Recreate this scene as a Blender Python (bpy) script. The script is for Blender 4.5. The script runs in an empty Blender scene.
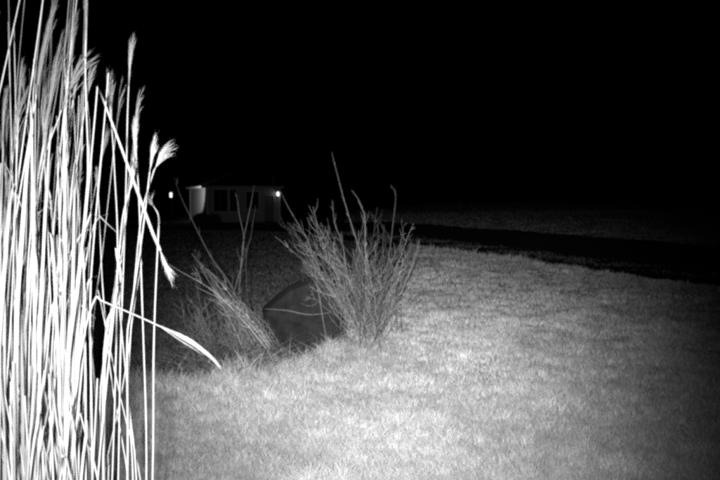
import bpy, math, random
import numpy as np
from mathutils import Vector

# ------------------------------------------------------------------ camera, sky, flash, exposure
scene = bpy.context.scene
F, CX, CY = 772.0, 360.0, 240.0            # focal length and centre in 720 x 480 photo pixels
CAM_H = 1.2
PITCH = math.atan(40.0 / F)                # eye level falls on photo row 200

cam_data = bpy.data.cameras.new('camera')
cam_data.sensor_width = 36.0
cam_data.lens = 36.0 * F / 720.0
cam_data.dof.use_dof = True             # small fixed-focus lens
cam_data.dof.focus_distance = 2.7
cam_data.dof.aperture_fstop = 9.0
cam_data.clip_start = 0.05
cam_data.clip_end = 2000.0
camera = bpy.data.objects.new('camera', cam_data)
scene.collection.objects.link(camera)
camera.location = (0.0, 0.0, CAM_H)
camera.rotation_euler = (math.pi / 2 - PITCH, 0.0, 0.0)
scene.camera = camera

world = bpy.data.worlds.new('World')
scene.world = world
world.use_nodes = True
wn, wl = world.node_tree.nodes, world.node_tree.links
sky = wn.new('ShaderNodeTexSky')
sky.sky_type = 'NISHITA'
sky.sun_disc = False
sky.sun_elevation = math.radians(-6.0)
sky.sun_rotation = math.radians(90.0)
bw = wn.new('ShaderNodeRGBToBW')           # infrared night frame: no colour
wl.new(sky.outputs[0], bw.inputs[0])
wl.new(bw.outputs[0], wn['Background'].inputs['Color'])
wn['Background'].inputs['Strength'].default_value = 0.0006

# the wildlife camera's own infrared flash, a few centimetres beside its lens
fl = bpy.data.lights.new('infrared_flash', 'SPOT')
fl.energy = 7300.0
fl.color = (1, 1, 1)
fl.shadow_soft_size = 0.022
fl.spot_size = math.radians(110.0)
fl.spot_blend = 1.0
fl.use_nodes = True                        # beam profile of the flash's lenses: bright core, long soft skirt
ln_, ll_ = fl.node_tree.nodes, fl.node_tree.links
_tc = ln_.new('ShaderNodeTexCoord'); _sp = ln_.new('ShaderNodeSeparateXYZ'); ll_.new(_tc.outputs['Normal'], _sp.inputs[0])
def _math(op, a, b=None):
    q = ln_.new('ShaderNodeMath'); q.operation = op
    for i_, v_ in enumerate((a, b)):
        if v_ is None: continue
        if isinstance(v_, (int, float)): q.inputs[i_].default_value = v_
        else: ll_.new(v_, q.inputs[i_])
    return q.outputs[0]
BEAM = math.radians(10.0)
_th = _math('ARCCOSINE', _math('MINIMUM', _math('ABSOLUTE', _sp.outputs[2]), 0.999999))
_g = _math('EXPONENT', _math('MULTIPLY', _math('MULTIPLY', _th, _th), -0.5 / BEAM ** 2))
_f = _math('ADD', _math('MULTIPLY', _g, 0.960), 0.040)
_fade = ln_.new('ShaderNodeMapRange'); _fade.interpolation_type = 'SMOOTHSTEP'      # added falloff that darkens the beam towards the right; no real housing edge
FADE_SIDE = 1.0
ll_.new(_math('MULTIPLY', _sp.outputs[0], FADE_SIDE), _fade.inputs[0])
_fade.inputs[1].default_value = 0.22; _fade.inputs[2].default_value = 0.43; _fade.inputs[3].default_value = 1.0; _fade.inputs[4].default_value = 0.06
_f = _math('MULTIPLY', _f, _fade.outputs[0])
ll_.new(_f, ln_['Emission'].inputs['Strength'])
flash = bpy.data.objects.new('infrared_flash', fl)
scene.collection.objects.link(flash)
flash.location = (-0.085, 0.0, CAM_H + 0.03)
_aim = Vector((0.042, 1.0, -0.076))
flash.rotation_euler = _aim.to_track_quat('-Z', 'Y').to_euler()

scene.view_settings.view_transform = 'Standard'
scene.view_settings.look = 'None'
scene.view_settings.exposure = 0.0
scene.view_settings.gamma = 1.0
scene.view_settings.use_curve_mapping = False
scene.render.engine = 'CYCLES'
scene.cycles.max_bounces = 4
scene.cycles.diffuse_bounces = 2
scene.cycles.use_denoising = False
scene.cycles.sample_clamp_direct = 2.1    # blown-out stalks keep clean, soft edges
scene.cycles.pixel_filter_type = 'BLACKMAN_HARRIS'
scene.cycles.filter_width = 3.1            # soft little lens
scene.render.film_transparent = False

random.seed(7)
rng = np.random.default_rng(11)
COL = scene.collection

# ------------------------------------------------------------------ helpers
def ray(px, py):
    u, v = (px - CX) / F, (CY - py) / F
    c, s = math.cos(PITCH), math.sin(PITCH)
    return Vector((u, c + v * s, -s + v * c))

def at(px, py, Y):
    d = ray(px, py)
    return Vector((0, 0, CAM_H)) + d * (Y / d.y)

def sstep(a, b, x):
    t = np.clip((np.asarray(x, float) - a) / (b - a), 0, 1)
    return t * t * (3 - 2 * t)

_lat = rng.random((256, 256))
def vnoise(x, y):
    x = np.asarray(x, float); y = np.asarray(y, float)
    xi = np.floor(x).astype(int); yi = np.floor(y).astype(int)
    fx = x - xi; fy = y - yi
    fx = fx * fx * (3 - 2 * fx); fy = fy * fy * (3 - 2 * fy)
    g = lambda i, j: _lat[i % 256, j % 256]
    return (g(xi, yi) * (1 - fx) + g(xi + 1, yi) * fx) * (1 - fy) + (g(xi, yi + 1) * (1 - fx) + g(xi + 1, yi + 1) * fx) * fy

def fbm(x, y, o=3):
    v, a, t = 0, 0.5, 0
    for k in range(o):
        v = v + a * vnoise(np.asarray(x) * 2 ** k + 17 * k, np.asarray(y) * 2 ** k + 5 * k); t += a; a *= 0.5
    return v / t

NX, NY = 0.947, 0.321                      # across the lane
def lane_s(x, y): return NX * np.asarray(x) + NY * np.asarray(y)

def terrain(x, y):
    x = np.asarray(x, float); y = np.asarray(y, float)
    s = lane_s(x, y)
    near = 1 - sstep(40, 70, y)
    z = 0.05 * (fbm(x * 0.7, y * 0.7) - 0.5)
    z = z - 0.30 * sstep(7.75, 9.3, s) * near + (0.34 * sstep(12.3, 15.0, s) + 0.02 * np.clip(s - 15, 0, 30)) * near
    z = z + 1.0 * sstep(2, 14, x) * sstep(30, 130, y)
    z = z - 0.70 * sstep(18, 58, y) * (1 - sstep(-6, 3, x))
    z = z - 0.22 * sstep(0, 1.2, y - bed_y(x)) * (1 - sstep(18, 40, y)) * (1 - sstep(0.6, 2.0, x))
    return z

_bx = np.array([-9.0, -3.0, -1.24, -0.50, -0.12, 0.16, 0.68, 1.30, 1.32])
_by = np.array([4.5, 4.62, 4.80, 5.28, 6.15, 8.40, 13.0, 20.6, 500.0])
def bed_y(x): return np.interp(np.asarray(x, float), _bx, _by)

def on_lawn(x, y):
    j = 0.5 * (fbm(np.asarray(x) * 1.3, np.asarray(y) * 1.3) - 0.5)
    return (lane_s(x, y) < 8.05 + j) & (y < bed_y(x + 0.25 * j) + 0.5 * j)

def gz(x, y): return float(terrain(x, y))

def ground_at(px, py):
    d = ray(px, py); p = Vector((0, 0, CAM_H)); lo = 0.5
    for k in range(1, 4000):
        t = 0.5 + k * 0.02
        q = p + d * t
        if q.z < gz(q.x, q.y): return q
    return p + d * 80

# ---- materials (the whole frame is infrared grey)
def mat(name, base, rough=0.9, noise=None, amp=0.3, stretch=(1, 1, 1), bump=0.0, spec=0.2, attr=None, transl=0.0, coords='Object'):
    m = bpy.data.materials.new(name); m.use_nodes = True
    n, l = m.node_tree.nodes, m.node_tree.links
    b = n['Principled BSDF']
    b.inputs['Roughness'].default_value = rough
    b.inputs['Specular IOR Level'].default_value = spec
    val = None
    if noise:
        tc = n.new('ShaderNodeTexCoord'); mp = n.new('ShaderNodeMapping'); mp.inputs['Scale'].default_value = stretch
        nz = n.new('ShaderNodeTexNoise'); nz.inputs['Scale'].default_value = noise; nz.inputs['Detail'].default_value = 5
        nz.inputs['Roughness'].default_value = 0.65
        l.new(tc.outputs[coords], mp.inputs[0]); l.new(mp.outputs[0], nz.inputs['Vector'])
        mr = n.new('ShaderNodeMapRange')
        mr.inputs[1].default_value = 0.28; mr.inputs[2].default_value = 0.72
        mr.inputs[3].default_value = base * (1 - amp); mr.inputs[4].default_value = base * (1 + amp)
        l.new(nz.outputs[0], mr.inputs[0]); val = mr.outputs[0]
        if bump:
            bp = n.new('ShaderNodeBump'); bp.inputs['Strength'].default_value = bump; bp.inputs['Distance'].default_value = 0.02
            l.new(nz.outputs[0], bp.inputs['Height']); l.new(bp.outputs[0], b.inputs['Normal'])
    if attr:
        at_ = n.new('ShaderNodeAttribute'); at_.attribute_name = attr
        if val is None:
            mu = n.new('ShaderNodeMath'); mu.operation = 'MULTIPLY'; mu.inputs[1].default_value = base
            l.new(at_.outputs['Fac'], mu.inputs[0]); val = mu.outputs[0]
        else:
            mu = n.new('ShaderNodeMath'); mu.operation = 'MULTIPLY'
            l.new(at_.outputs['Fac'], mu.inputs[0]); l.new(val, mu.inputs[1]); val = mu.outputs[0]
    if val is None: b.inputs['Base Color'].default_value = (base, base, base, 1)
    else: l.new(val, b.inputs['Base Color'])
    if transl:
        tr = n.new('ShaderNodeBsdfTranslucent'); mx = n.new('ShaderNodeMixShader'); mx.inputs[0].default_value = transl
        if val is None: tr.inputs[0].default_value = (base, base, base, 1)
        else: l.new(val, tr.inputs[0])
        l.new(b.outputs[0], mx.inputs[1]); l.new(tr.outputs[0], mx.inputs[2])
        l.new(mx.outputs[0], n['Material Output'].inputs['Surface'])
    return m

def emit(name, strength):
    m = bpy.data.materials.new(name); m.use_nodes = True
    n, l = m.node_tree.nodes, m.node_tree.links
    e = n.new('ShaderNodeEmission'); e.inputs[1].default_value = strength; e.inputs[0].default_value = (1, 1, 1, 1)
    l.new(e.outputs[0], n['Material Output'].inputs['Surface'])
    return m

M = dict(
    earth=mat('earth', 0.16, noise=1.6, amp=0.5, bump=0.4),
    thatch=mat('lawn_thatch', 0.40, noise=3.5, amp=0.3, bump=0.5),
    asphalt=mat('lane_surface', 0.022, noise=9, amp=0.4, bump=0.3),
    field=mat('field_turf', 0.33, noise=0.6, amp=0.45, bump=0.6),
    grass=mat('lawn_grass', 0.62, attr='shade', transl=0.25, spec=0.1),
    dimgrass=mat('rough_grass', 0.62, attr='shade', transl=0.2, spec=0.1),
    straw=mat('straw_stalk', 0.60, rough=0.55, noise=26, amp=0.16, stretch=(6, 6, 0.5), spec=0.35),
    straw_b=mat('straw_stalk_grey', 0.36, rough=0.6, noise=26, amp=0.25, stretch=(6, 6, 0.5), spec=0.3),
    straw_c=mat('straw_stalk_pale', 0.75, rough=0.5, noise=26, amp=0.12, stretch=(6, 6, 0.5), spec=0.4),
    leaf=mat('dry_leaf', 0.52, rough=0.7, noise=40, amp=0.25, stretch=(5, 5, 0.4), transl=0.25),
    plume=mat('silky_plume', 0.28, rough=0.6, transl=0.35, spec=0.2),
    bark=mat('twig_bark', 0.085, rough=0.8, noise=30, amp=0.35, stretch=(3, 3, 0.6)),
    bark_d=mat('twig_bark_dark', 0.04, rough=0.8, noise=30, amp=0.4, stretch=(3, 3, 0.6)),
    bark_l=mat('twig_bark_pale', 0.16, rough=0.75, noise=30, amp=0.3, stretch=(3, 3, 0.6)),
    rock=mat('dark_boulder', 0.009, rough=0.9, noise=11, amp=0.55, bump=0.8),
    siding=mat('painted_siding', 0.24, rough=0.6, noise=3, amp=0.14, stretch=(2, 2, 0.4)),
    trim=mat('white_trim', 0.42, rough=0.5, noise=4, amp=0.06),
    roofing=mat('roof_shingle', 0.005, noise=14, amp=0.4, bump=0.4),
    glass=mat('dark_window_glass', 0.01, rough=0.05, spec=0.5),
    metal=mat('black_metal', 0.03, rough=0.45, noise=12, amp=0.2, spec=0.5),
    door=mat('door_paint', 0.10, rough=0.5, noise=5, amp=0.15),
    evergreen=mat('evergreen_leaf', 0.05, rough=0.7, noise=6, amp=0.5),
    lantern=emit('lantern_light', 2.2),
    porch=emit('porch_light', 4.0),
)

def tag(o, label=None, cat=None, group=None, kind=None):
    if label: o['label'] = label
    if cat: o['category'] = cat
    if group: o['group'] = group
    if kind: o['kind'] = kind
    return o

def empty(name, loc, rz=0.0):
    o = bpy.data.objects.new(name, None); COL.objects.link(o)
    o.location = loc; o.rotation_euler = (0, 0, rz); o.empty_display_size = 0.1
    return o

class MB:
    """collects shapes, then links them as one mesh object"""
    def __init__(s): s.v, s.f = [], []
    def add(s, v, f):
        k = len(s.v); s.v += [tuple(p) for p in v]; s.f += [tuple(i + k for i in q) for q in f]; return s
    def box(s, a, b):
        (x0, y0, z0), (x1, y1, z1) = a, b
        return s.add([(x0, y0, z0), (x1, y0, z0), (x1, y1, z0), (x0, y1, z0), (x0, y0, z1), (x1, y0, z1), (x1, y1, z1), (x0, y1, z1)],
                     [(0, 3, 2, 1), (4, 5, 6, 7), (0, 1, 5, 4), (1, 2, 6, 5), (2, 3, 7, 6), (3, 0, 4, 7)])
    def tube(s, pts, rad, n=5, cap=True):
        pts = [Vector(p) for p in pts]; m = len(pts); V, Fc = [], []
        t0 = (pts[1] - pts[0]).normalized()
        ref = Vector((1, 0, 0)) if abs(t0.x) < 0.9 else Vector((0, 1, 0))
        for i in range(m):
            t = (pts[min(i + 1, m - 1)] - pts[max(i - 1, 0)]).normalized()
            a = (ref - t * ref.dot(t)).normalized(); b = t.cross(a); ref = a
            r = rad[i] if hasattr(rad, '__len__') else rad
            for k in range(n):
                w = 2 * math.pi * k / n
                V.append(pts[i] + a * (r * math.cos(w)) + b * (r * math.sin(w)))
        for i in range(m - 1):
            for k in range(n):
                Fc.append((i * n + k, i * n + (k + 1) % n, (i + 1) * n + (k + 1) % n, (i + 1) * n + k))
        if cap: Fc.append(tuple(reversed(range(n)))); Fc.append(tuple(range((m - 1) * n, m * n)))
        return s.add(V, Fc)
    def ribbon(s, pts, wid, side):
        V, Fc = [], []
        for i, p in enumerate(pts):
            p = Vector(p); w = wid[i] if hasattr(wid, '__len__') else wid
            sd = side[i] if isinstance(side, list) else side
            V += [p - sd * w, p + sd * w]
        for i in range(len(pts) - 1): Fc.append((2 * i, 2 * i + 1, 2 * i + 3, 2 * i + 2))
        return s.add(V, Fc)
    def lathe(s, prof, n=16, c=(0, 0, 0)):
        V, Fc = [], []
        for r, z in prof:
            for k in range(n):
                w = 2 * math.pi * k / n; V.append((c[0] + r * math.cos(w), c[1] + r * math.sin(w), c[2] + z))
        for i in range(len(prof) - 1):
            for k in range(n): Fc.append((i * n + k, i * n + (k + 1) % n, (i + 1) * n + (k + 1) % n, (i + 1) * n + k))
        Fc.append(tuple(reversed(range(n)))); Fc.append(tuple(range((len(prof) - 1) * n, len(prof) * n)))
        return s.add(V, Fc)
    def build(s, name, m, parent=None, smooth=False, offset=None):
        me = bpy.data.meshes.new(name)
        v = s.v if offset is None else [(p[0] - offset[0], p[1] - offset[1], p[2] - offset[2]) for p in s.v]
        me.from_pydata(v, [], s.f); me.materials.append(m)
        if smooth: me.polygons.foreach_set('use_smooth', [True] * len(me.polygons))
        o = bpy.data.objects.new(name, me); COL.objects.link(o)
        if parent: o.parent = parent
        return o

def spline(pts, n):
    """smooth Catmull-Rom resampling"""
    pts = [Vector(p) for p in pts]
    if len(pts) == 2: return [pts[0].lerp(pts[1], i / (n - 1)) for i in range(n)]
    q = [pts[0] * 2 - pts[1]] + pts + [pts[-1] * 2 - pts[-2]]
    out = []
    m = len(pts) - 1
    for i in range(n):
        u = i / (n - 1) * m; k = min(int(u), m - 1); t = u - k
        a, b, c, d = q[k], q[k + 1], q[k + 2], q[k + 3]
        out.append(0.5 * ((2 * b) + (c - a) * t + (2 * a - 5 * b + 4 * c - d) * t * t + (3 * b - a - 3 * c + d) * t ** 3))
    return out

def tri_mesh(name, V, T, m, shade=None):
    me = bpy.data.meshes.new(name)
    me.vertices.add(len(V)); me.vertices.foreach_set('co', V.astype(np.float32).ravel())
    me.loops.add(T.size); me.loops.foreach_set('vertex_index', T.astype(np.int32).ravel())
    me.polygons.add(len(T)); me.polygons.foreach_set('loop_start', np.arange(0, T.size, 3, dtype=np.int32))
    if shade is not None:
        a = me.attributes.new('shade', 'FLOAT', 'POINT'); a.data.foreach_set('value', shade.astype(np.float32))
    me.materials.append(m); me.update(calc_edges=True)
    o = bpy.data.objects.new(name, me); COL.objects.link(o)
    return o

def blades(name, x, y, h, w, shade, m, lean=0.45, z=None):
    n = len(x)
    z = (terrain(x, y) if z is None else z) - 0.008
    phi = rng.random(n) * math.pi; psi = rng.random(n) * 2 * math.pi
    le = lean * (0.25 + rng.random(n)) * h
    cx, cy = np.cos(phi) * w / 2, np.sin(phi) * w / 2
    dx, dy = np.cos(psi) * le, np.sin(psi) * le
    V = np.empty((n, 5, 3))
    V[:, 0] = np.stack([x - cx, y - cy, z], 1); V[:, 1] = np.stack([x + cx, y + cy, z], 1)
    V[:, 2] = np.stack([x + dx * .35 - cx * .8, y + dy * .35 - cy * .8, z + h * .55], 1)
    V[:, 3] = np.stack([x + dx * .35 + cx * .8, y + dy * .35 + cy * .8, z + h * .55], 1)
    V[:, 4] = np.stack([x + dx, y + dy, z + h * (0.98 - 0.25 * rng.random(n))], 1)
    b = np.arange(n)[:, None] * 5
    T = np.concatenate([b + [0, 1, 3], b + [0, 3, 2], b + [2, 3, 4]], 1).reshape(-1, 3)
    return tri_mesh(name, V.reshape(-1, 3), T, m, np.repeat(shade, 5))

# ------------------------------------------------------------------ the ground
def sheet(name, xs, ys, m, dz=0.0, keep=None, cell=None):
    X, Y = np.meshgrid(xs, ys); Z = terrain(X, Y) + dz
    V = np.stack([X.ravel(), Y.ravel(), Z.ravel()], 1)
    nx, ny = len(xs), len(ys)
    i, j = np.meshgrid(np.arange(nx - 1), np.arange(ny - 1)); a = (j * nx + i).ravel()
    if keep is not None:
        xc = 0.25 * (X[:-1, :-1] + X[1:, :-1] + X[:-1, 1:] + X[1:, 1:]).ravel(); yc = 0.25 * (Y[:-1, :-1] + Y[1:, :-1] + Y[:-1, 1:] + Y[1:, 1:]).ravel()
        a = a[keep(xc, yc)]
    T = np.concatenate([np.stack([a, a + 1, a + nx + 1], 1), np.stack([a, a + nx + 1, a + nx], 1)])
    u, inv = np.unique(T, return_inverse=True)
    o = tri_mesh(name, V[u], inv.reshape(-1, 3), m)
    o.data.polygons.foreach_set('use_smooth', [True] * len(o.data.polygons))
    return o

def graded(a, b, n, p=2.2):
    t = np.linspace(-1, 1, n); g = np.sign(t) * np.abs(t) ** p
    return (a + b) / 2 + (b - a) / 2 * g

tag(sheet('ground', graded(-900, 900, 420, 3.0), np.concatenate([np.linspace(-20, 2, 20), np.linspace(2.2, 26, 160), np.linspace(26.5, 90, 140), np.linspace(95, 1200, 40)]), M['earth'], -0.012), kind='structure')
tag(sheet('lawn', np.linspace(-10, 16, 300), np.linspace(-4, 24, 300), M['thatch'], 0.0, on_lawn), kind='structure')

def lane_part(name, s0, s1, m, dz, t0=-6.0, t1=70.0, ns=14):
    S, T_ = np.meshgrid(np.linspace(s0, s1, ns), np.linspace(t0, t1, 220))
    Sx = S + (0.9 * (fbm(T_ * 0.9, S * 0 + (S > 12)) - 0.5)) * np.where((S < 9.3) | (S > 14.9), 1.0, 0.1)
    X = NX * Sx - NY * T_; Y = NY * Sx + NX * T_
    V = np.stack([X.ravel(), Y.ravel(), terrain(X, Y).ravel() + dz], 1)
    i, j = np.meshgrid(np.arange(ns - 1), np.arange(219)); a = (j * ns + i).ravel()
    T = np.concatenate([np.stack([a, a + 1, a + ns + 1], 1), np.stack([a, a + ns + 1, a + ns], 1)])
    return tag(tri_mesh(name, V, T, m), kind='structure')
lane_part('lane', 9.0, 15.3, M['asphalt'], 0.004, ns=24)
tag(sheet('field', np.linspace(-2, 90, 240), np.linspace(8, 160, 240), M['field'], 0.006, lambda x, y: lane_s(x, y) > 15.2 + 1.2 * (fbm(x * .5, y * .5) - .5)), kind='structure')

# ------------------------------------------------------------------ grass on the ground
def polar(n, r0, r1, amax, mix=0.25):
    """evenly spread over what the eye sees: dense near, thinner far"""
    k = int(n * (1 - mix))
    r = np.concatenate([1 / (1 / r1 + (1 / r0 - 1 / r1) * rng.random(k)), r0 * (r1 / r0) ** rng.random(n - k)])
    a = np.radians(amax) * (2 * rng.random(n) - 1)
    return r * np.sin(a), r * np.cos(a)

x, y = polar(720000, 2.4, 24.0, 33, 0.45)
k = on_lawn(x, y) | ((y < bed_y(x) + 0.6 * (fbm(x * 4, y * 4) - .45) + rng.exponential(.16, len(x)) - .05) & (y < 9) & (x < .3)); x, y = x[k], y[k]
_t = ground_at(338, 352)
for (tx_, ty_, tn, ts) in ((_t.x, _t.y, 420, .07), (_t.x - .09, _t.y - .12, 260, .05), (_t.x + .12, _t.y + .05, 260, .06)):
    x = np.concatenate([x, rng.normal(tx_, ts, tn)]); y = np.concatenate([y, rng.normal(ty_, ts, tn)])
wx, wy = polar(80, 3.0, 9.0, 24, 0.3)
for wx_, wy_ in zip(wx, wy):
    if on_lawn(wx_, wy_): x = np.concatenate([x, rng.normal(wx_, .06, 70)]); y = np.concatenate([y, rng.normal(wy_, .06, 70)])
r = np.hypot(x, y)
clump = fbm(x * 5.0, y * 5.0); patch = fbm(x * 1.1 + 40, y * 1.1 + 9); fine = fbm(x * 16 + 3, y * 16, 2)
k = rng.random(len(x)) < 0.35 + 1.1 * clump; x, y, r, clump, patch, fine = (q[k] for q in (x, y, r, clump, patch, fine))
wd_ = np.zeros(len(x))
for wx_, wy_ in zip(wx, wy): wd_ = np.maximum(wd_, np.exp(-((x - wx_) ** 2 + (y - wy_) ** 2) / .0025))
edge = np.exp(-np.clip(bed_y(x) - y, 0, 9) / 0.22) * (y < 9)
crest = np.exp(-np.abs(lane_s(x, y) - 7.9) / 0.35)
h = (0.014 + 0.068 * clump ** 1.8 + 0.02 * fine) * (0.6 + 0.8 * rng.random(len(x))) * (1 + 1.3 * edge + 0.8 * wd_ + 3.2 * crest * np.clip(fbm(x * 1.6 + 8, y * 1.6) - .42, 0, 1) * 2)
w = np.maximum(0.0017, 0.00062 * r) * (0.7 + 0.7 * rng.random(len(x)))
sh = np.clip((0.58 + 0.45 * (patch - 0.5) + 0.35 * (clump - 0.5) + 0.3 * (fine - 0.5)) * (0.75 + 0.5 * rng.random(len(x))), 0.15, 1.2)
tag(blades('grass', x, y, h, w, sh, M['grass'], 0.7), 'short tufted pale grass covering the lawn', 'grass', kind='stuff')

# dark rough turf behind the planting bed
x, y = polar(260000, 4.8, 45, 33, 0.5)
k = (~on_lawn(x, y)) & (lane_s(x, y) < 8.8) & (y > bed_y(x)); x, y = x[k], y[k]
r = np.hypot(x, y); cl = fbm(x * 3, y * 3)
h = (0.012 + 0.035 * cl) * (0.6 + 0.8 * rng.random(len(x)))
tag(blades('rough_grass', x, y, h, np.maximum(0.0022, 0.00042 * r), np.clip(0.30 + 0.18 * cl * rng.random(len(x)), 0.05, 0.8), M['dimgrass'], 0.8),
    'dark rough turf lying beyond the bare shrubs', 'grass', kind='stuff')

# far field, verge and the faint grassy strip along the lane
x, y = polar(260000, 12, 110, 33, 0.5)
s = lane_s(x, y); k = (s > 14.8 + 1.2 * (fbm(x * .5, y * .5) - .5)) & (x > -1); x, y = x[k], y[k]
r = np.hypot(x, y); cl = fbm(x * 1.5, y * 1.5)
tag(blades('field_grass', x, y, (0.03 + 0.09 * cl ** 2) * (0.6 + 0.8 * rng.random(len(x))), 0.0006 * r, np.clip(0.44 + 0.30 * cl * rng.random(len(x)), 0.05, 1.3), M['dimgrass'], 0.7),
    'dim field grass fading into the dark beyond the lane', 'grass', kind='stuff')
t = -2 + 42 * rng.random(9000); s = 11.4 + 0.42 * rng.standard_normal(9000)
x, y = NX * s - NY * t, NY * s + NX * t; cl = fbm(x * 1.2, y * 1.2); k = cl > 0.42; x, y, cl = x[k], y[k], cl[k]; r = np.hypot(x, y)
tag(blades('verge_grass', x, y, 0.02 + 0.06 * rng.random(len(x)), 0.001 * r, 0.10 + 0.45 * cl * rng.random(len(x)), M['dimgrass'], 0.7),
    'thin faint strip of grass along the middle of the dark lane', 'grass', kind='stuff')

# ------------------------------------------------------------------ the small house in the distance
GH = -0.70
W_, D_, H_ = 6.3, 8.0, 2.98
hl = at(207, 200, 65.0)
house = empty('house', (hl.x, 65.0, GH), math.radians(22))
tag(house, 'small pale clapboard house with one brightly lit side wall, far off in the dark', 'house')
def wall(name, p0, p1, rows=16, openings=()):
    """lapped boards between two ground points; openings are (u0,u1,z0,z1) metres along the wall"""
    b = MB(); p0, p1 = Vector(p0), Vector(p1); L = (p1 - p0).length; d = (p1 - p0) / L; nrm = Vector((d.y, -d.x, 0))
    bh = H_ / rows
    for k in range(rows):
        z0, z1 = k * bh, (k + 1) * bh
        cuts = sorted({0.0, L, *[u for o in openings for u in o[:2]]})
        for u0, u1 in zip(cuts[:-1], cuts[1:]):
            zc, uc = (z0 + z1) / 2, (u0 + u1) / 2
            if any(o[0] < uc < o[1] and o[2] < zc < o[3] for o in openings): continue
            a, c = p0 + d * u0, p0 + d * u1
            lo, hi = nrm * 0.03, nrm * 0.008
            zz0, zz1 = Vector((0, 0, z0)), Vector((0, 0, z1))
            b.add([a + lo + zz0, c + lo + zz0, c + hi + zz1, a + hi + zz1, a + zz0, c + zz0, c + zz1, a + zz1],
                  [(0, 1, 2, 3), (1, 5, 6, 2), (4, 0, 3, 7), (0, 4, 5, 1), (3, 2, 6, 7), (5, 4, 7, 6)])
    return b.build(name, M['siding'], house)
bh = H_ / 16
fo = [(0.55, 1.75, 5 * bh, 15 * bh), (1.93, 2.55, 5 * bh, 15 * bh), (3.35, 4.45, 6 * bh, 14 * bh), (4.95, 5.75, 0, 12 * bh)]
o = wall('wall', (0, 0, 0), (W_, 0, 0), openings=fo); o['label'] = 'dim front wall of horizontal boards'
o = wall('wall', (0, D_, 0), (0, 0, 0)); o['label'] = 'brightly lit side wall'
wall('wall', (W_, 0, 0), (W_, D_, 0)); wall('wall', (W_, D_, 0), (0, D_, 0))
for (x0, y0) in ((0, 0), (W_, 0), (0, D_), (W_, D_)):
    MB().box((x0 - 0.07, y0 - 0.07, 0), (x0 + 0.07, y0 + 0.07, H_ - 0.02)).build('corner_board', M['trim'], house)
for (u0, u1, z0, z1) in fo[:3]:
    fr = MB()
    fr.box((u0 - 0.07, -0.06, z0 - 0.07), (u0, 0.04, z1 + 0.07)).box((u1, -0.06, z0 - 0.07), (u1 + 0.07, 0.04, z1 + 0.07))
    fr.box((u0, -0.06, z1), (u1, 0.04, z1 + 0.07)).box((u0, -0.08, z0 - 0.07), (u1, 0.04, z0))
    wi = fr.build('window', M['trim'], house)
    MB().box((u0, 0.06, z0), (u1, 0.08, z1)).build('pane', M['glass'], wi)
    MB().box(((u0 + u1) / 2 - 0.02, 0.02, z0), ((u0 + u1) / 2 + 0.02, 0.055, z1)).build('glazing_bar', M['metal'], wi)
u0, u1, z0, z1 = fo[3]
dr = MB().box((u0 + 0.02, 0.02, 0.05), (u1 - 0.02, 0.07, z1 - 0.03)).build('door', M['door'], house)
MB().box((u1 - 0.14, -0.03, 1.0), (u1 - 0.06, 0.018, 1.04)).build('handle', M['metal'], dr)
dfr = MB().box((u0 - 0.08, -0.05, 0), (u0, 0.03, z1 + 0.08)).box((u1, -0.05, 0), (u1 + 0.08, 0.03, z1 + 0.08)).box((u0, -0.05, z1), (u1, 0.03, z1 + 0.08)).build('door_frame', M['siding'], house)
ov, rise = 0.32, 1.45
rf = MB(); hip = (W_ + 2 * ov) / 2
E = [(-ov, -ov), (W_ + ov, -ov), (W_ + ov, D_ + ov), (-ov, D_ + ov)]; rg = [(W_ / 2, hip - ov), (W_ / 2, D_ + ov - hip)]
rf.add([(p[0], p[1], H_) for p in E] + [(p[0], p[1], H_ + .10) for p in E] + [(p[0], p[1], H_ + rise) for p in rg],
       [(0, 3, 2, 1), (0, 1, 5, 4), (1, 2, 6, 5), (2, 3, 7, 6), (3, 0, 4, 7), (4, 5, 8), (5, 6, 9, 8), (6, 7, 9), (7, 4, 8, 9)])
roof = rf.build('roof', M['roofing'], house)
MB().tube([(W_ - 0.25, 1.0, H_ + 0.3), (W_ - 0.25, 1.0, H_ + 1.0)], 0.09, 10).tube([(W_ - 0.25, 1.0, H_ + 1.0), (W_ - 0.25, 1.0, H_ + 1.1)], 0.15, 10).build('roof_vent', M['door'], roof)
MB().box((-ov, -ov - 0.05, H_ - 0.06), (W_ + ov, -ov - 0.004, H_ + 0.11)).build('gutter', M['siding'], house)
MB().box((-ov - 0.05, -ov, H_ - 0.06), (-ov - 0.004, D_ + ov, H_ + 0.11)).build('gutter', M['trim'], house)
MB().box((-0.08, -0.18, -0.6), (W_ + 0.08, D_, 0.0)).build('foundation', M['asphalt'], house)
# porch lamp on the front wall near its end
pl = MB().box((6.02, -0.10, 2.12), (6.18, -0.034, 2.66)).box((5.92, -0.40, 2.62), (6.28, -0.104, 2.66)).build('porch_lamp', M['metal'], house)
pl['label'] = 'glowing porch lamp at the end of the front wall'
MB().lathe([(0.02, 0.0), (0.08, 0.04), (0.11, 0.13), (0.11, 0.25), (0.07, 0.34), (0.03, 0.37)], 14, (6.10, -0.26, 2.24)).build('globe', M['porch'], pl)

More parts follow.
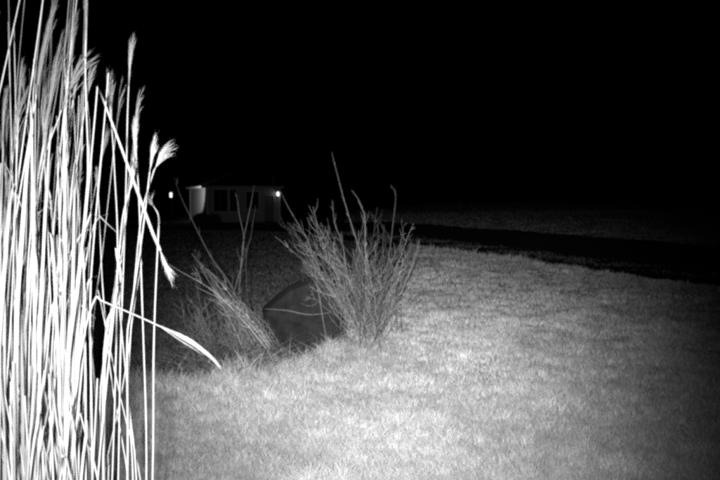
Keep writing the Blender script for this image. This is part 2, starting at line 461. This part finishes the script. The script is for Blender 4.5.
# lantern on a post beside the lit wall
lp = at(171, 195, 64.0)
post = empty('lamp_post', (lp.x, lp.y, gz(lp.x, lp.y) - 0.02), math.radians(4))
tag(post, 'lit lantern on a dark post, a small white glow left of the house', 'lamp')
LZ = lp.z - post.location.z
MB().lathe([(0.16, 0), (0.16, 0.06), (0.08, 0.12), (0.06, 0.3), (0.045, 0.34)], 12).build('base', M['metal'], post)
MB().tube([(0, 0, 0.33), (0, 0, LZ - 0.26)], 0.045, 10).build('pole', M['metal'], post)
MB().box((-0.14, -0.11, LZ - 0.26), (0.14, 0.11, LZ - 0.20)).build('lantern_tray', M['metal'], post)
cage = MB()
for sx in (-1, 1):
    for sy in (-1, 1):
        cage.box((sx * 0.11 - 0.012, sy * 0.085 - 0.010, LZ - 0.199), (sx * 0.11 + 0.012, sy * 0.085 + 0.010, LZ + 0.199))
cage.build('lantern_cage', M['metal'], post)
MB().box((-0.085, -0.06, LZ - 0.192), (0.085, 0.06, LZ + 0.192)).build('lantern_glass', M['lantern'], post)
MB().add([(-0.15, -0.12, LZ + 0.20), (0.15, -0.12, LZ + 0.20), (0.15, 0.12, LZ + 0.20), (-0.15, 0.12, LZ + 0.20), (0, 0, LZ + 0.36)],
         [(0, 3, 2, 1), (0, 1, 4), (1, 2, 4), (2, 3, 4), (3, 0, 4)]).build('lantern_cap', M['metal'], post)

ll = bpy.data.lights.new('lantern_bulb', 'SPOT'); ll.energy = 480; ll.shadow_soft_size = 0.08; ll.spot_size = math.radians(84); ll.spot_blend = 0.35
lo = bpy.data.objects.new('lantern_bulb', ll); COL.objects.link(lo)
_wm = house.matrix_basis @ Vector((0, 3.3, 3.2)); _ld = (_wm - lp).normalized()
lo.location = lp + _ld * 0.22; lo.rotation_euler = _ld.to_track_quat('-Z', 'Y').to_euler()

def evergreen(px, Y, wid, ht, label):
    p = at(px, 210, Y); p.z = gz(p.x, Y)
    e = tag(empty('evergreen_shrub', p), label, 'shrub', 'dark shrubs below the house front')
    st = MB()
    for k in range(5):
        a = k * 1.26; st.tube([(0, 0, -0.05), (math.cos(a) * wid * .25, math.sin(a) * wid * .25, ht * .7)], [0.03, 0.008], 5)
    st.build('stem', M['bark_d'], e)
    n = 2600
    d = rng.standard_normal((n, 3)); d /= np.linalg.norm(d, axis=1)[:, None]; d[:, 2] = np.abs(d[:, 2])
    lump = 0.75 + 0.5 * vnoise(np.arctan2(d[:, 1], d[:, 0]) * 2.2 + 20, d[:, 2] * 4 + px)
    q = d * (rng.random(n) ** 0.4 * lump)[:, None] * np.array([wid / 2, wid / 2, ht * .95]); q[:, 2] += 0.04
    a1 = rng.standard_normal((n, 3)) * 0.045; a2 = rng.standard_normal((n, 3)) * 0.03
    V = np.stack([q - a1, q + a2, q + a1, q - a2], 1).reshape(-1, 3); b = np.arange(n)[:, None] * 4
    o = tri_mesh('foliage', V, np.concatenate([b + [0, 1, 2], b + [0, 2, 3]], 1).reshape(-1, 3), M['evergreen']); o.parent = e
evergreen(201, 62.6, 1.5, 0.92, 'dark clipped shrub under the lit corner of the house')
evergreen(214, 63.4, 1.2, 0.72, 'smaller dark shrub under the front window of the house')

# ------------------------------------------------------------------ the boulder
oc = Vector((306, 322, 0)); YB = 6.9
outline = [(262, 308), (270, 301), (282, 291), (295, 283), (308, 277.5), (320, 275), (329, 276), (335, 283), (340, 300), (343.5, 320), (345, 345), (344, 366), (330, 378), (305, 380), (285, 372), (274, 350), (267, 328), (263, 315)]
OP = [at(a, b, YB) for a, b in outline]; oc3 = at(306, 325, YB)
NA, NR = 96, 26
ang = [math.atan2(p.z - oc3.z, p.x - oc3.x) for p in OP]; rad = [math.hypot(p.z - oc3.z, p.x - oc3.x) for p in OP]
od = np.argsort(ang); A_ = np.array(ang)[od]; R_ = np.array(rad)[od]
A_ = np.concatenate([A_ - 2 * math.pi, A_, A_ + 2 * math.pi]); R_ = np.concatenate([R_, R_, R_])
bo = MB(); V, Fc = [], []
for side in (-1, 1):
    for i in range(NR + 1):
        rho = math.sin(i / NR * math.pi / 2); rho = rho
        for k in range(NA):
            a = -math.pi + 2 * math.pi * k / NA; rr = float(np.interp(a, A_, R_)) * rho
            xx, zz = rr * math.cos(a), rr * math.sin(a)
            dep = 0.25 - 0.05 * rho ** 2 if rho < .88 else (0.25 - 0.05 * .88 ** 2) * (max(0.0, 1 - rho) / .12) ** .7
            dep *= 1 + 0.30 * (float(fbm(xx * 7 + 9, zz * 7 + side * 3 + 30, 4)) - 0.5) * 2
            V.append((xx, side * dep + 0.12 * zz, zz))
ring = NA * (NR + 1)
for s_ in range(2):
    for i in range(NR):
        for k in range(NA):
            q = [s_ * ring + i * NA + k, s_ * ring + i * NA + (k + 1) % NA, s_ * ring + (i + 1) * NA + (k + 1) % NA, s_ * ring + (i + 1) * NA + k]
            Fc.append(tuple(q if s_ == 0 else q[::-1]))
bo.add(V, Fc)
boulder = bo.build('boulder', M['rock'], smooth=True); boulder.location = oc3
tag(boulder, 'dark smooth rounded boulder with a pointed end between the two bare shrubs', 'rock')

# ------------------------------------------------------------------ bare shrubs
def wob(pts, amp, n):
    p = spline(pts, n); out = []
    ph = [random.uniform(0, 6.28) for _ in range(4)]
    for i, q in enumerate(p):
        t = i / (n - 1); e = min(1, 4 * t)
        out.append(q + Vector((math.sin(7 * t + ph[0]) + .6 * math.sin(17 * t + ph[1]), math.sin(6 * t + ph[2]), .3 * math.sin(9 * t + ph[3]))) * amp * e)
    return out

def shrub_stem(parent, base, pts, r0=0.0055, r1=0.0012, twigs=7, m='bark', tl=0.22, amp=0.006, spread=0.55):
    P = wob([base] + list(pts), amp, 14)
    org = parent.location
    st = MB().tube(P, [r0 + (r1 - r0) * (i / 13) ** 0.8 for i in range(14)], 5).build('stem', M[m], parent, True, org)
    if twigs:
        tw = MB()
        for _ in range(twigs):
            i = random.randint(3, 12); q = P[i]; d = (P[i + 1] - P[i - 1]).normalized()
            sd = Vector((random.gauss(0, 1), random.gauss(0, 1), random.gauss(0, .6))); sd = (sd - d * sd.dot(d)).normalized()
            L = tl * random.uniform(.4, 1.2) * (1.15 - i / 16)
            e1 = q + (d + sd * spread).normalized() * L * .5; e2 = e1 + (d * 1.1 + sd * spread * .5 + Vector((0, 0, .25))).normalized() * L * .5
            tw.tube(spline([q, e1, e2], 5), [0.0016, 0.0014, 0.0011, 0.0008, 0.0005], 3)
            if random.random() < .6:
                e3 = e1 + (d + sd * -spread * 1.1 + Vector((0, 0, .2))).normalized() * L * .35
                tw.tube([e1, e1.lerp(e3, .5) + Vector((0, 0, .004)), e3], [0.0011, 0.0009, 0.0004], 3)
        tw.build('twigs', M[m], st, False, org)['kind'] = 'stuff'
    return st

# big shrub in the middle
bc = ground_at(352, 341)
big = tag(empty('bare_shrub', bc), 'large bare shrub with many upright twigs beside the dark boulder', 'shrub')
def px_stem(root, bpx, tips, Y, dy=0.0, **kw):
    n = len(tips)
    b = at(bpx, 300, Y); b.z = gz(b.x, Y) - 0.03
    return shrub_stem(root, b, [at(a, c, Y + dy * (i + 1) / n) for i, (a, c) in enumerate(tips)], **kw)
Yb = bc.y + 0.15
px_stem(big, 372, [(367, 270), (360, 250), (345, 202), (335, 170), (332, 152)], Yb, .1, twigs=9, tl=.10, r0=.006)
px_stem(big, 366, [(366, 232), (361, 207), (352, 190)], Yb, -.1, twigs=8, tl=.12)
px_stem(big, 330, [(310, 250), (300, 227), (280, 192)], Yb, .1, twigs=8)
px_stem(big, 350, [(345, 260), (335, 225), (333, 200)], Yb, .2, twigs=9, tl=.15)
for k in range(50):
    b = random.gauss(365, 9)
    left = random.random() < .62
    tx = random.triangular(276, 350, 312) if left else random.uniform(340, 402)
    ty = random.triangular(190, 278, 232) + (12 if not left else 0) + max(0, tx - 380) * .8
    tx += (b - 365) * .5 + random.gauss(0, 9)
    bow = random.gauss(0, 5)
    mid = (b + (tx - b) * .45 + bow, 342 + (ty - 342) * .48); m2 = (b + (tx - b) * .76 + bow * .7, 342 + (ty - 342) * .78)
    px_stem(big, b, [mid, m2, (tx, ty)], Yb + random.gauss(0, .18), random.gauss(0, .3), twigs=random.randint(6, 13), m=random.choice(['bark', 'bark', 'bark_d', 'bark_l', 'bark_d']),
            r0=random.choice([.0014, .0018, .0024, .0044]), tl=random.uniform(.16, .36), amp=.012, spread=random.uniform(.3, 1.4))
for k in range(22):                       # thin shoots that cross the others
    b = random.gauss(368, 15); tx = b + random.uniform(-80, 42); ty = random.uniform(212, 300); sag = random.gauss(0, 9)
    px_stem(big, b, [(b + (tx - b) * .3 + sag, 345 + (ty - 345) * .55), (b + (tx - b) * .7 + sag * .6, 345 + (ty - 345) * .85), (tx, ty)], Yb + random.gauss(-.1, .2), random.gauss(0, .25),
            twigs=random.randint(3, 8), m=random.choice(['bark_d', 'bark_d', 'bark_l']), r0=.0018, tl=.22, amp=.014, spread=1.1)
# fine tangle of dead shoots in the skirt of the shrub
for k in range(42):
    b = random.gauss(368, 13); tx = b + random.gauss(-4, 20); ty = random.uniform(245, 310)
    px_stem(big, b, [((b + tx) / 2 + random.gauss(0, 3), (345 + ty) / 2), (tx, ty)], Yb + random.gauss(-.05, .2), random.gauss(0, .15), twigs=random.randint(9, 16),
            m=random.choice(['bark', 'bark_l', 'bark_d']), r0=.0022, tl=.2, spread=.8)

# smaller shrub of a few straight shoots to its side
sc_ = ground_at(396, 303)
sm = tag(empty('bare_shrub', sc_), 'small bare shrub of a few upright curved shoots at the lawn edge', 'shrub')
Ys = sc_.y
for tips, b, kw in [([(385, 290), (390, 250), (395, 200), (391, 185)], 388, dict(r0=.008)), ([(412, 267), (417, 250), (418, 240)], 396, dict(r0=.009, m='bark_l')),
                    ([(400, 270), (404, 240), (401, 218)], 392, {}), ([(398, 262), (403, 232), (405, 222)], 396, {}), ([(376, 262), (378, 232), (372, 212)], 386, {}),
                    ([(392, 270), (389, 240), (380, 222)], 390, {}), ([(404, 272), (411, 248), (409, 236)], 397, {}), ([(384, 270), (383, 246), (385, 226)], 388, {}),
                    ([(395, 280), (398, 262), (394, 244)], 392, {}), ([(404, 285), (409, 275), (411, 262)], 398, dict(m='bark_l'))]:
    kw = dict(dict(r0=.006, twigs=5, tl=.2, amp=.008), **kw)
    px_stem(sm, b, tips, Ys + random.gauss(0, .12), random.gauss(0, .15), **kw)

# leaning shrub with a tangle at its foot
lc = ground_at(262, 366)
ln = tag(empty('bare_shrub', lc), 'leaning bare shrub with a matted tangle of twigs at its foot', 'shrub')
Yl = lc.y
px_stem(ln, 262, [(235, 294), (217, 267), (200, 237), (183, 200), (174, 177)], Yl, .5, twigs=8, tl=.18, r0=.007)
px_stem(ln, 226, [(232, 300), (241, 267), (243, 250), (250, 210), (254, 185)], Yl + .2, .3, twigs=4, tl=.16, r0=.006)
px_stem(ln, 232, [(240, 275), (244, 237), (239, 210), (235, 192)], Yl + .22, .3, twigs=3, tl=.14, r0=.005)
px_stem(ln, 250, [(246, 262), (252, 230), (256, 205)], Yl + .25, .3, twigs=3, tl=.12, r0=.004, m='bark_d')
px_stem(ln, 215, [(199, 295), (196, 268), (199, 250)], Yl + .1, .2, twigs=4, r0=.004)
for k in range(30):
    b = random.triangular(240, 300, 288); ty = random.uniform(252, 325); tx = min(195 + (b - 240) * .25 + (ty - 252) * .55 + random.gauss(-4, 14), 203 + (ty - 265) * 1.0)
    px_stem(ln, b, [((b + tx) / 2 + random.gauss(0, 3), (356 + ty) / 2 + random.gauss(0, 4)), (tx, ty)], Yl + random.gauss(0, .14), random.gauss(0.05, .2),
            twigs=random.randint(5, 10), m=random.choice(['bark', 'bark_l', 'bark_l', 'leaf', 'bark_d']), r0=random.uniform(.0022, .0042), tl=random.uniform(.12, .28), spread=.8)
for k in range(64):
    b = random.uniform(200, 292); ty = random.uniform(288, 350); tx = min(b - random.uniform(-10, 34), 200 + (ty - 268) * 1.0)
    px_stem(ln, b, [((b + tx) / 2 + random.gauss(0, 5), (362 + ty) / 2), (tx, ty)], Yl + random.gauss(.05, .2), random.gauss(0, .15),
            twigs=random.randint(8, 13), m=random.choice(['bark', 'bark_l', 'bark_l']), r0=.0021, tl=.2, spread=1.3, amp=.012)

# loose pale twigs lying over the boulder
def loose(pts, Y, r, label, m='bark_l'):
    P = spline([at(a, b, Y) for a, b in pts], 14); c = P[0].copy()
    o = MB().tube(P, [r * (1 - .6 * abs(2 * i / 13 - 1)) for i in range(14)], 5).build('twig', M[m], None, True, c); o.location = c
    tag(o, label, 'twig', 'twigs across the boulder')
loose([(265, 309), (275, 309.5), (290, 311), (303, 314), (316, 314.5), (331, 312.5)], 6.50, .0027, 'longest pale twig lying across the boulder face')
loose([(309, 286), (318, 291), (328, 295), (338, 297)], 6.52, .0034, 'short pale twig slanting down near the top of the boulder')
loose([(300, 303), (309, 306), (317, 303), (324, 293)], 6.48, .0024, 'thin hooked twig curving up in front of the boulder', 'bark')
loose([(320, 333), (328, 339), (339, 342)], 6.46, .0028, 'short twig at the foot of the boulder beside the pale tuft')
loose([(328, 312), (332, 320), (341, 329)], 6.46, .0026, 'short dim twig drooping over the shrub side of the boulder', 'bark')

# dead leaf litter and low weeds under the shrubs
n = 40000
lx = np.concatenate([rng.normal(-0.85, .45, n // 2), rng.normal(-0.1, .35, n // 2)]); ly = np.concatenate([rng.normal(5.6, .35, n // 2), rng.normal(7.2, .6, n // 2)])
k = ly > bed_y(lx) + .12 * rng.standard_normal(len(lx)) + .05; k &= ~((lx > -.64) & (lx < -.10) & (ly < 6.7) & (rng.random(len(lx)) < .93)); lx, ly = lx[k], ly[k]
cl = fbm(lx * 6, ly * 6); hh = np.where(rng.random(len(lx)) < .6, .04, .24) * (0.4 + 1.2 * cl * rng.random(len(lx)))
tag(blades('undergrowth', lx, ly, hh, 0.002 + 0.012 * rng.random(len(lx)) ** 4, np.clip(.05 + 1.0 * rng.random(len(lx)) ** 1.6 * cl, .03, .8), M['dimgrass'], 2.0),
    'matted dead weeds under the bare shrubs', 'undergrowth', kind='stuff')

# ------------------------------------------------------------------ tall ornamental grass close to the lens
gc = at(45, 400, 2.05); gc.z = gz(gc.x, gc.y)
clump_ = tag(empty('ornamental_grass', gc), 'tall clump of dry ornamental grass stalks with feathery plumes, close to the camera', 'ornamental grass')
ORG = clump_.location

def plume(parent, P, length, n=13, spread=.22, side=None, wid=1.0, hairs=34):
    """P: last points of the stalk, plume grows along its end"""
    d = (P[-1] - P[-3]).normalized(); o = P[-1]
    b = MB(); side = side or Vector((random.gauss(0, 1), random.gauss(0, .5), 0)).normalized()
    for k in range(n):
        t0 = (k / n) * .42
        a = random.uniform(0, 6.28)
        s1 = Vector((1, 0, 0)); s1 = (s1 - d * s1.dot(d)).normalized(); s2 = d.cross(s1)
        out = s1 * math.cos(a) + s2 * math.sin(a)
        L = length * random.uniform(.42, .60) * (1.1 - t0 * .5)
        p0 = o + d * (t0 * length)
        sp = spread * random.uniform(.3, 1.2)
        p1 = p0 + (d + out * sp * .7).normalized() * L * .45
        p2 = p1 + (d + out * sp * .6 + side * spread * .5).normalized() * L * .35
        p3 = p2 + (d + out * sp * .9 + side * spread * 1.3).normalized() * L * .28
        Q = spline([p0, p1, p2, p3], 9)
        b.tube(Q, [.0007, .0007, .0007, .0006, .0006, .0005, .0004, .0003, .0002], 3, False)
        for j in range(hairs):
            u = random.uniform(.08, 1) * 7.9; i = int(u); q = Q[i].lerp(Q[i + 1], u - i); dd = (Q[i + 1] - Q[i]).normalized()
            r_ = Vector((random.gauss(0, 1), random.gauss(0, 1), random.gauss(0, 1))); r_ = (r_ - dd * r_.dot(dd)).normalized()
            tip = q + (dd * 1.0 + r_ * random.uniform(.15, .42) * wid).normalized() * random.uniform(.010, .021)
            w_ = dd.cross(r_) * .00030
            b.add([q - w_, q + w_, tip], [(0, 1, 2)])
    return b.build('plume', M['plume'], parent, False, ORG)

def culm(tips, Y, dy=0.0, r=.0030, m='straw', pl=0, plk=None, seg=22, straight=False, label=None, node=True):
    pts = [at(a, c, Y + dy * (i / max(1, len(tips) - 1))) for i, (a, c) in enumerate(tips)]
    p0 = pts[0]; d = (pts[0] - pts[1]).normalized()
    t = (p0.z - gz(p0.x, p0.y)) / max(.2, -d.z)
    base = p0 + d * t * .9; base.x = base.x * .75 + (gc.x + (p0.x - gc.x) * .8) * .25; base.z = gz(base.x, base.y) - .02
    if straight:
        P = [base] + pts
    else:
        P = spline([base] + pts, seg)
        ph = random.uniform(0, 6); P = [q + Vector((math.sin(i * .55 + ph), 0, 0)) * .0012 for i, q in enumerate(P)]
    n = len(P); r = r * .66
    R = [r * (1.1 - .5 * i / (n - 1)) * (1.18 if node and i % 5 == 3 else 1) for i in range(n)]
    st = MB().tube(P, R, 6).build('stalk', M[m], clump_, True, ORG)
    if label: st['label'] = label
    if pl: plume(st, P, pl, **(plk or {}))
    return st, P

R1 = Vector((1, 0, 0))
# the stalks one can follow one by one
culm([(152, 480), (154, 350), (158, 240), (158, 216), (154, 206)], 1.95, 0, .0030, 'straw_c', .03, dict(n=4, spread=.6, hairs=12))
culm([(146, 480), (144, 350), (140, 235), (137, 165)], 2.0, 0, .0031, 'straw_c', .14, dict(n=12, spread=.16, side=R1))
culm([(127, 480), (127, 350), (131, 312), (141, 240), (150, 172)], 1.9, 0, .0033, 'straw_c', .10, dict(n=10, spread=.18, side=R1))
culm([(133, 480), (128, 380), (140, 230), (152, 176), (155, 168)], 1.98, 0, .0026, 'straw', .085, dict(n=15, spread=.62, side=R1, hairs=14))
culm([(118, 480), (121, 350), (124, 240), (127, 140), (129, 86)], 2.05, 0, .0028, 'straw', .15, dict(n=10, spread=.10, side=R1))
culm([(112, 480), (116, 340), (118, 240), (114, 170), (112, 130)], 2.1, 0, .0028, 'straw', .17, dict(n=16, spread=.15, side=R1))
culm([(92, 480), (90, 330), (94, 240), (108, 73)], 1.9, 0, .0034, 'straw_c', label='snapped stalk without a plume')
culm([(78, 480), (80, 300), (88, 180), (85, 90), (86, 40)], 1.95, 0, .0032, 'straw_c', .20, dict(n=13, spread=.07))
culm([(70, 480), (74, 330), (90, 150), (85, 80), (88, -30)], 2.1, 0, .0026)
culm([(98, 480), (112, 330), (121, 232), (128, 195)], 1.85, 0, .0030, 'straw_c', .09, dict(n=9, spread=.16))
culm([(108, 480), (100, 400), (116, 300), (126, 215), (133, 165)], 2.2, 0, .0026, 'straw', .08, dict(n=8, spread=.2))
culm([(-25, 300), (-12, 150), (0, 88), (20, 0), (35, -70)], 1.9, 0, .0026, 'straw')
culm([(8, 480), (10, 300), (10, 110), (9, 0), (8, -60)], 2.2, 0, .0020, 'straw_b')
culm([(5, 480), (8, 300), (15, 200), (43, 0), (52, -60)], 1.9, 0, .0028)
culm([(0, 480), (6, 320), (14, 235), (36, 95)], 1.85, 0, .0030, 'straw', .26, dict(n=18, spread=.12, side=R1))
culm([(25, 480), (26, 320), (30, 240), (47, 120)], 1.95, 0, .0030, 'straw', .26, dict(n=16, spread=.12, side=R1))
culm([(60, 480), (58, 350), (63, 240), (72, 60)], 2.0, 0, .0030, 'straw', .14, dict(n=12, spread=.12, side=R1))
culm([(40, 480), (38, 330), (40, 240), (24, 100)], 2.3, 0, .0026, 'straw_b', .12, dict(n=8, spread=.14))
culm([(30, 480), (30, 330), (40, 180), (62, 110)], 1.95, 0, .0028, 'straw', .19, dict(n=14, spread=.42, side=R1))
culm([(58, 480), (60, 330), (60, 200), (73, 100)], 2.05, 0, .0026, 'straw', .13, dict(n=12, spread=.2))
culm([(20, 480), (16, 330), (12, 240), (4, 160)], 2.2, 0, .0026, 'straw_b', .10, dict(n=9, spread=.2))
# the kinked stalk that falls across the others
k1, P1 = culm([(86, 480), (84, 300), (85, 235), (97, 85)], 1.75, 0, .0034, 'straw_c', label='stalk snapped near its top')
a0 = P1[-1]; P = [a0, a0 + (at(128, 168, 1.55) - a0) * .5 + Vector((0, 0, .004)), at(128, 166, 1.55), at(153, 234, 1.42), at(160, 250, 1.4)]
o = MB().tube(P, [.0018, .0020, .0023, .0025, .0022], 7).build('stalk', M['straw_c'], clump_, True, ORG); o['label'] = 'broken stalk hanging down from its kink'
plume(o, P, .085, n=11, spread=.15, hairs=16)
# the drooping plume low over the bed
P = spline([at(60, 480, 1.8), at(70, 420, 1.75), at(84, 335, 1.66), at(95, 299, 1.6), at(103, 301.5, 1.58), at(135, 315, 1.52), at(168, 330, 1.46)], 26)
P = [Vector((P[0].x - .02, P[0].y + .05, gz(P[0].x, P[0].y) - .02))] + P
o = MB().tube(P, [.0017] * 18 + [.0013] * 9, 6).build('stalk', M['straw_c'], clump_, True, ORG); o['label'] = 'stalk arching over to one side with a drooping plume'
pm = MB()
arc = spline([at(152, 323, 1.48), at(166, 329, 1.46), at(181, 336.5, 1.45), at(196, 345, 1.44), at(211, 357, 1.435), at(222, 369, 1.43)], 41)
up_ = (at(196, 340, 1.44) - at(196, 345, 1.44)) / 5.0
for k in range(22):
    t0, t1 = random.uniform(0, 16), random.uniform(27, 40); of, oy = random.gauss(0, 1.0), random.gauss(0, .004)
    Q = []
    for i in range(11):
        u = t0 + (t1 - t0) * i / 10; i0 = min(int(u), 39); f_ = i / 10
        Q.append(arc[i0].lerp(arc[i0 + 1], u - i0) + up_ * of * math.sin(math.pi * min(1, f_ * .85)) * 1.5 + Vector((0, oy * f_, 0)) - up_ * .8 * abs(of) * f_ ** 3)
    pm.tube(Q, [.0007] * 8 + [.0005, .0004, .0002], 3, False)
    for j in range(22):
        u = random.uniform(.1, 1) * 9.9; i = int(u); qq = Q[i].lerp(Q[i + 1], u - i); dd = (Q[i + 1] - Q[i]).normalized()
        r_ = Vector((random.gauss(0, 1), random.gauss(0, 1), random.gauss(0, 1))); r_ = (r_ - dd * r_.dot(dd)).normalized()
        w_ = dd.cross(r_) * .00028; pm.add([qq - w_, qq + w_, qq + (dd + r_ * .16).normalized() * random.uniform(.008, .016)], [(0, 1, 2)])
pm.build('plume', M['plume'], o, False, ORG)
# crossing stalks low in the open gap
culm([(140, 480), (126, 420), (106, 330), (98, 290)], 2.1, 0, .0022, 'straw')
culm([(104, 480), (120, 400), (134, 310), (142, 262)], 2.15, 0, .0024, 'straw_b')
culm([(128, 480), (112, 385), (104, 300), (100, 240), (98, 190)], 2.2, 0, .0024, 'straw', .07, dict(n=7, spread=.2))
culm([(136, 480), (130, 410), (121, 330), (117, 270)], 2.0, 0, .0026, 'straw_c')

# the crowd of stalks in the clump
for k in range(60):
    b = random.triangular(-70, 100, 18); Y = random.uniform(1.75, 2.65)
    lean = random.gauss(24, 17); ty = random.choice([random.uniform(-140, 20), random.uniform(20, 190), random.uniform(60, 220)])
    tx = b + lean * (480 - ty) / 380
    if b > 85: ty = max(ty, 130); tx = min(tx, 135)
    if ty < 110: tx = min(tx, 88 + random.gauss(0, 5))
    bend = random.gauss(0, 7)
    hasp = random.random() < .5
    culm([(b, 480), (b + (tx - b) * .32 + bend, 330), (b + (tx - b) * .66 + bend * .6, 480 + (ty - 480) * .68), (tx, ty)], Y, random.gauss(0, .08), random.uniform(.0015, .0029),
         random.choice(['straw', 'straw', 'straw_b', 'straw_b', 'straw_c']), random.uniform(.09, .2) if hasp else 0, dict(n=random.randint(7, 12), spread=random.uniform(.08, .22), side=R1, hairs=26), seg=18)
# broken-off stubs and sheaths, thick at the bottom
for k in range(95):
    b = random.triangular(-60, 112, 34); Y = random.uniform(1.6, 2.2); ty = random.triangular(300, 470, 400 if b < 70 else 430)
    tx = b + random.gauss(-5, 12) * (480 - ty) / 120
    culm([(b, 480), ((b + tx) / 2, (480 + ty) / 2), (tx, ty)], Y, 0, random.uniform(.0024, .0050), random.choice(['straw', 'straw_b', 'straw_b', 'straw']), seg=7, node=False)
# dry strap leaves hanging among the stalks
for k in range(62):
    b = random.triangular(-50, 112, 35); Y = random.uniform(1.65, 2.5); y0 = random.uniform(330, 480); y1 = y0 - random.uniform(90, 250)
    dx = random.gauss(4, 16); sd = Vector((random.gauss(0, 1), random.gauss(0, 1), 0)).normalized()
    droop = random.uniform(0, 40) if random.random() < .4 else 0
    q = [at(b, 560, Y), at(b, y0, Y), at(b + dx * .4, (y0 + y1) / 2, Y), at(min(b + dx, 116), y1, Y), at(min(b + dx * 1.6 + droop * .5, 122), y1 + droop - 14, Y - .03)]
    Q = spline(q, 14); wd = [.0042 * random.uniform(.6, 1.2)] * 9
    wd = [wd[0] * f for f in (.7, .9, 1, 1, 1, 1, .95, .9, .8, .7, .55, .4, .25, .1)]
    sides = [(sd + Vector((math.sin(i * .3 + k), math.cos(i * .3 + k), 0)) * .5).normalized() for i in range(14)]
    MB().ribbon(Q, wd, sides).build('leaf', M[random.choice(['leaf', 'leaf', 'straw_b'])], clump_, True, ORG)

# one thin straw standing alone in the lawn
gs = ground_at(171, 470)
st = MB().tube(spline([(0, 0, -.01), (.012, 0, .10), (.022, .01, .20)], 7), [.0012, .0012, .0011, .001, .0009, .0008, .0005], 4).build('grass_straw', M['bark'], None, True)
st.location = gs
tag(st, 'single thin straw standing in the lawn just right of the tall grass', 'straw')
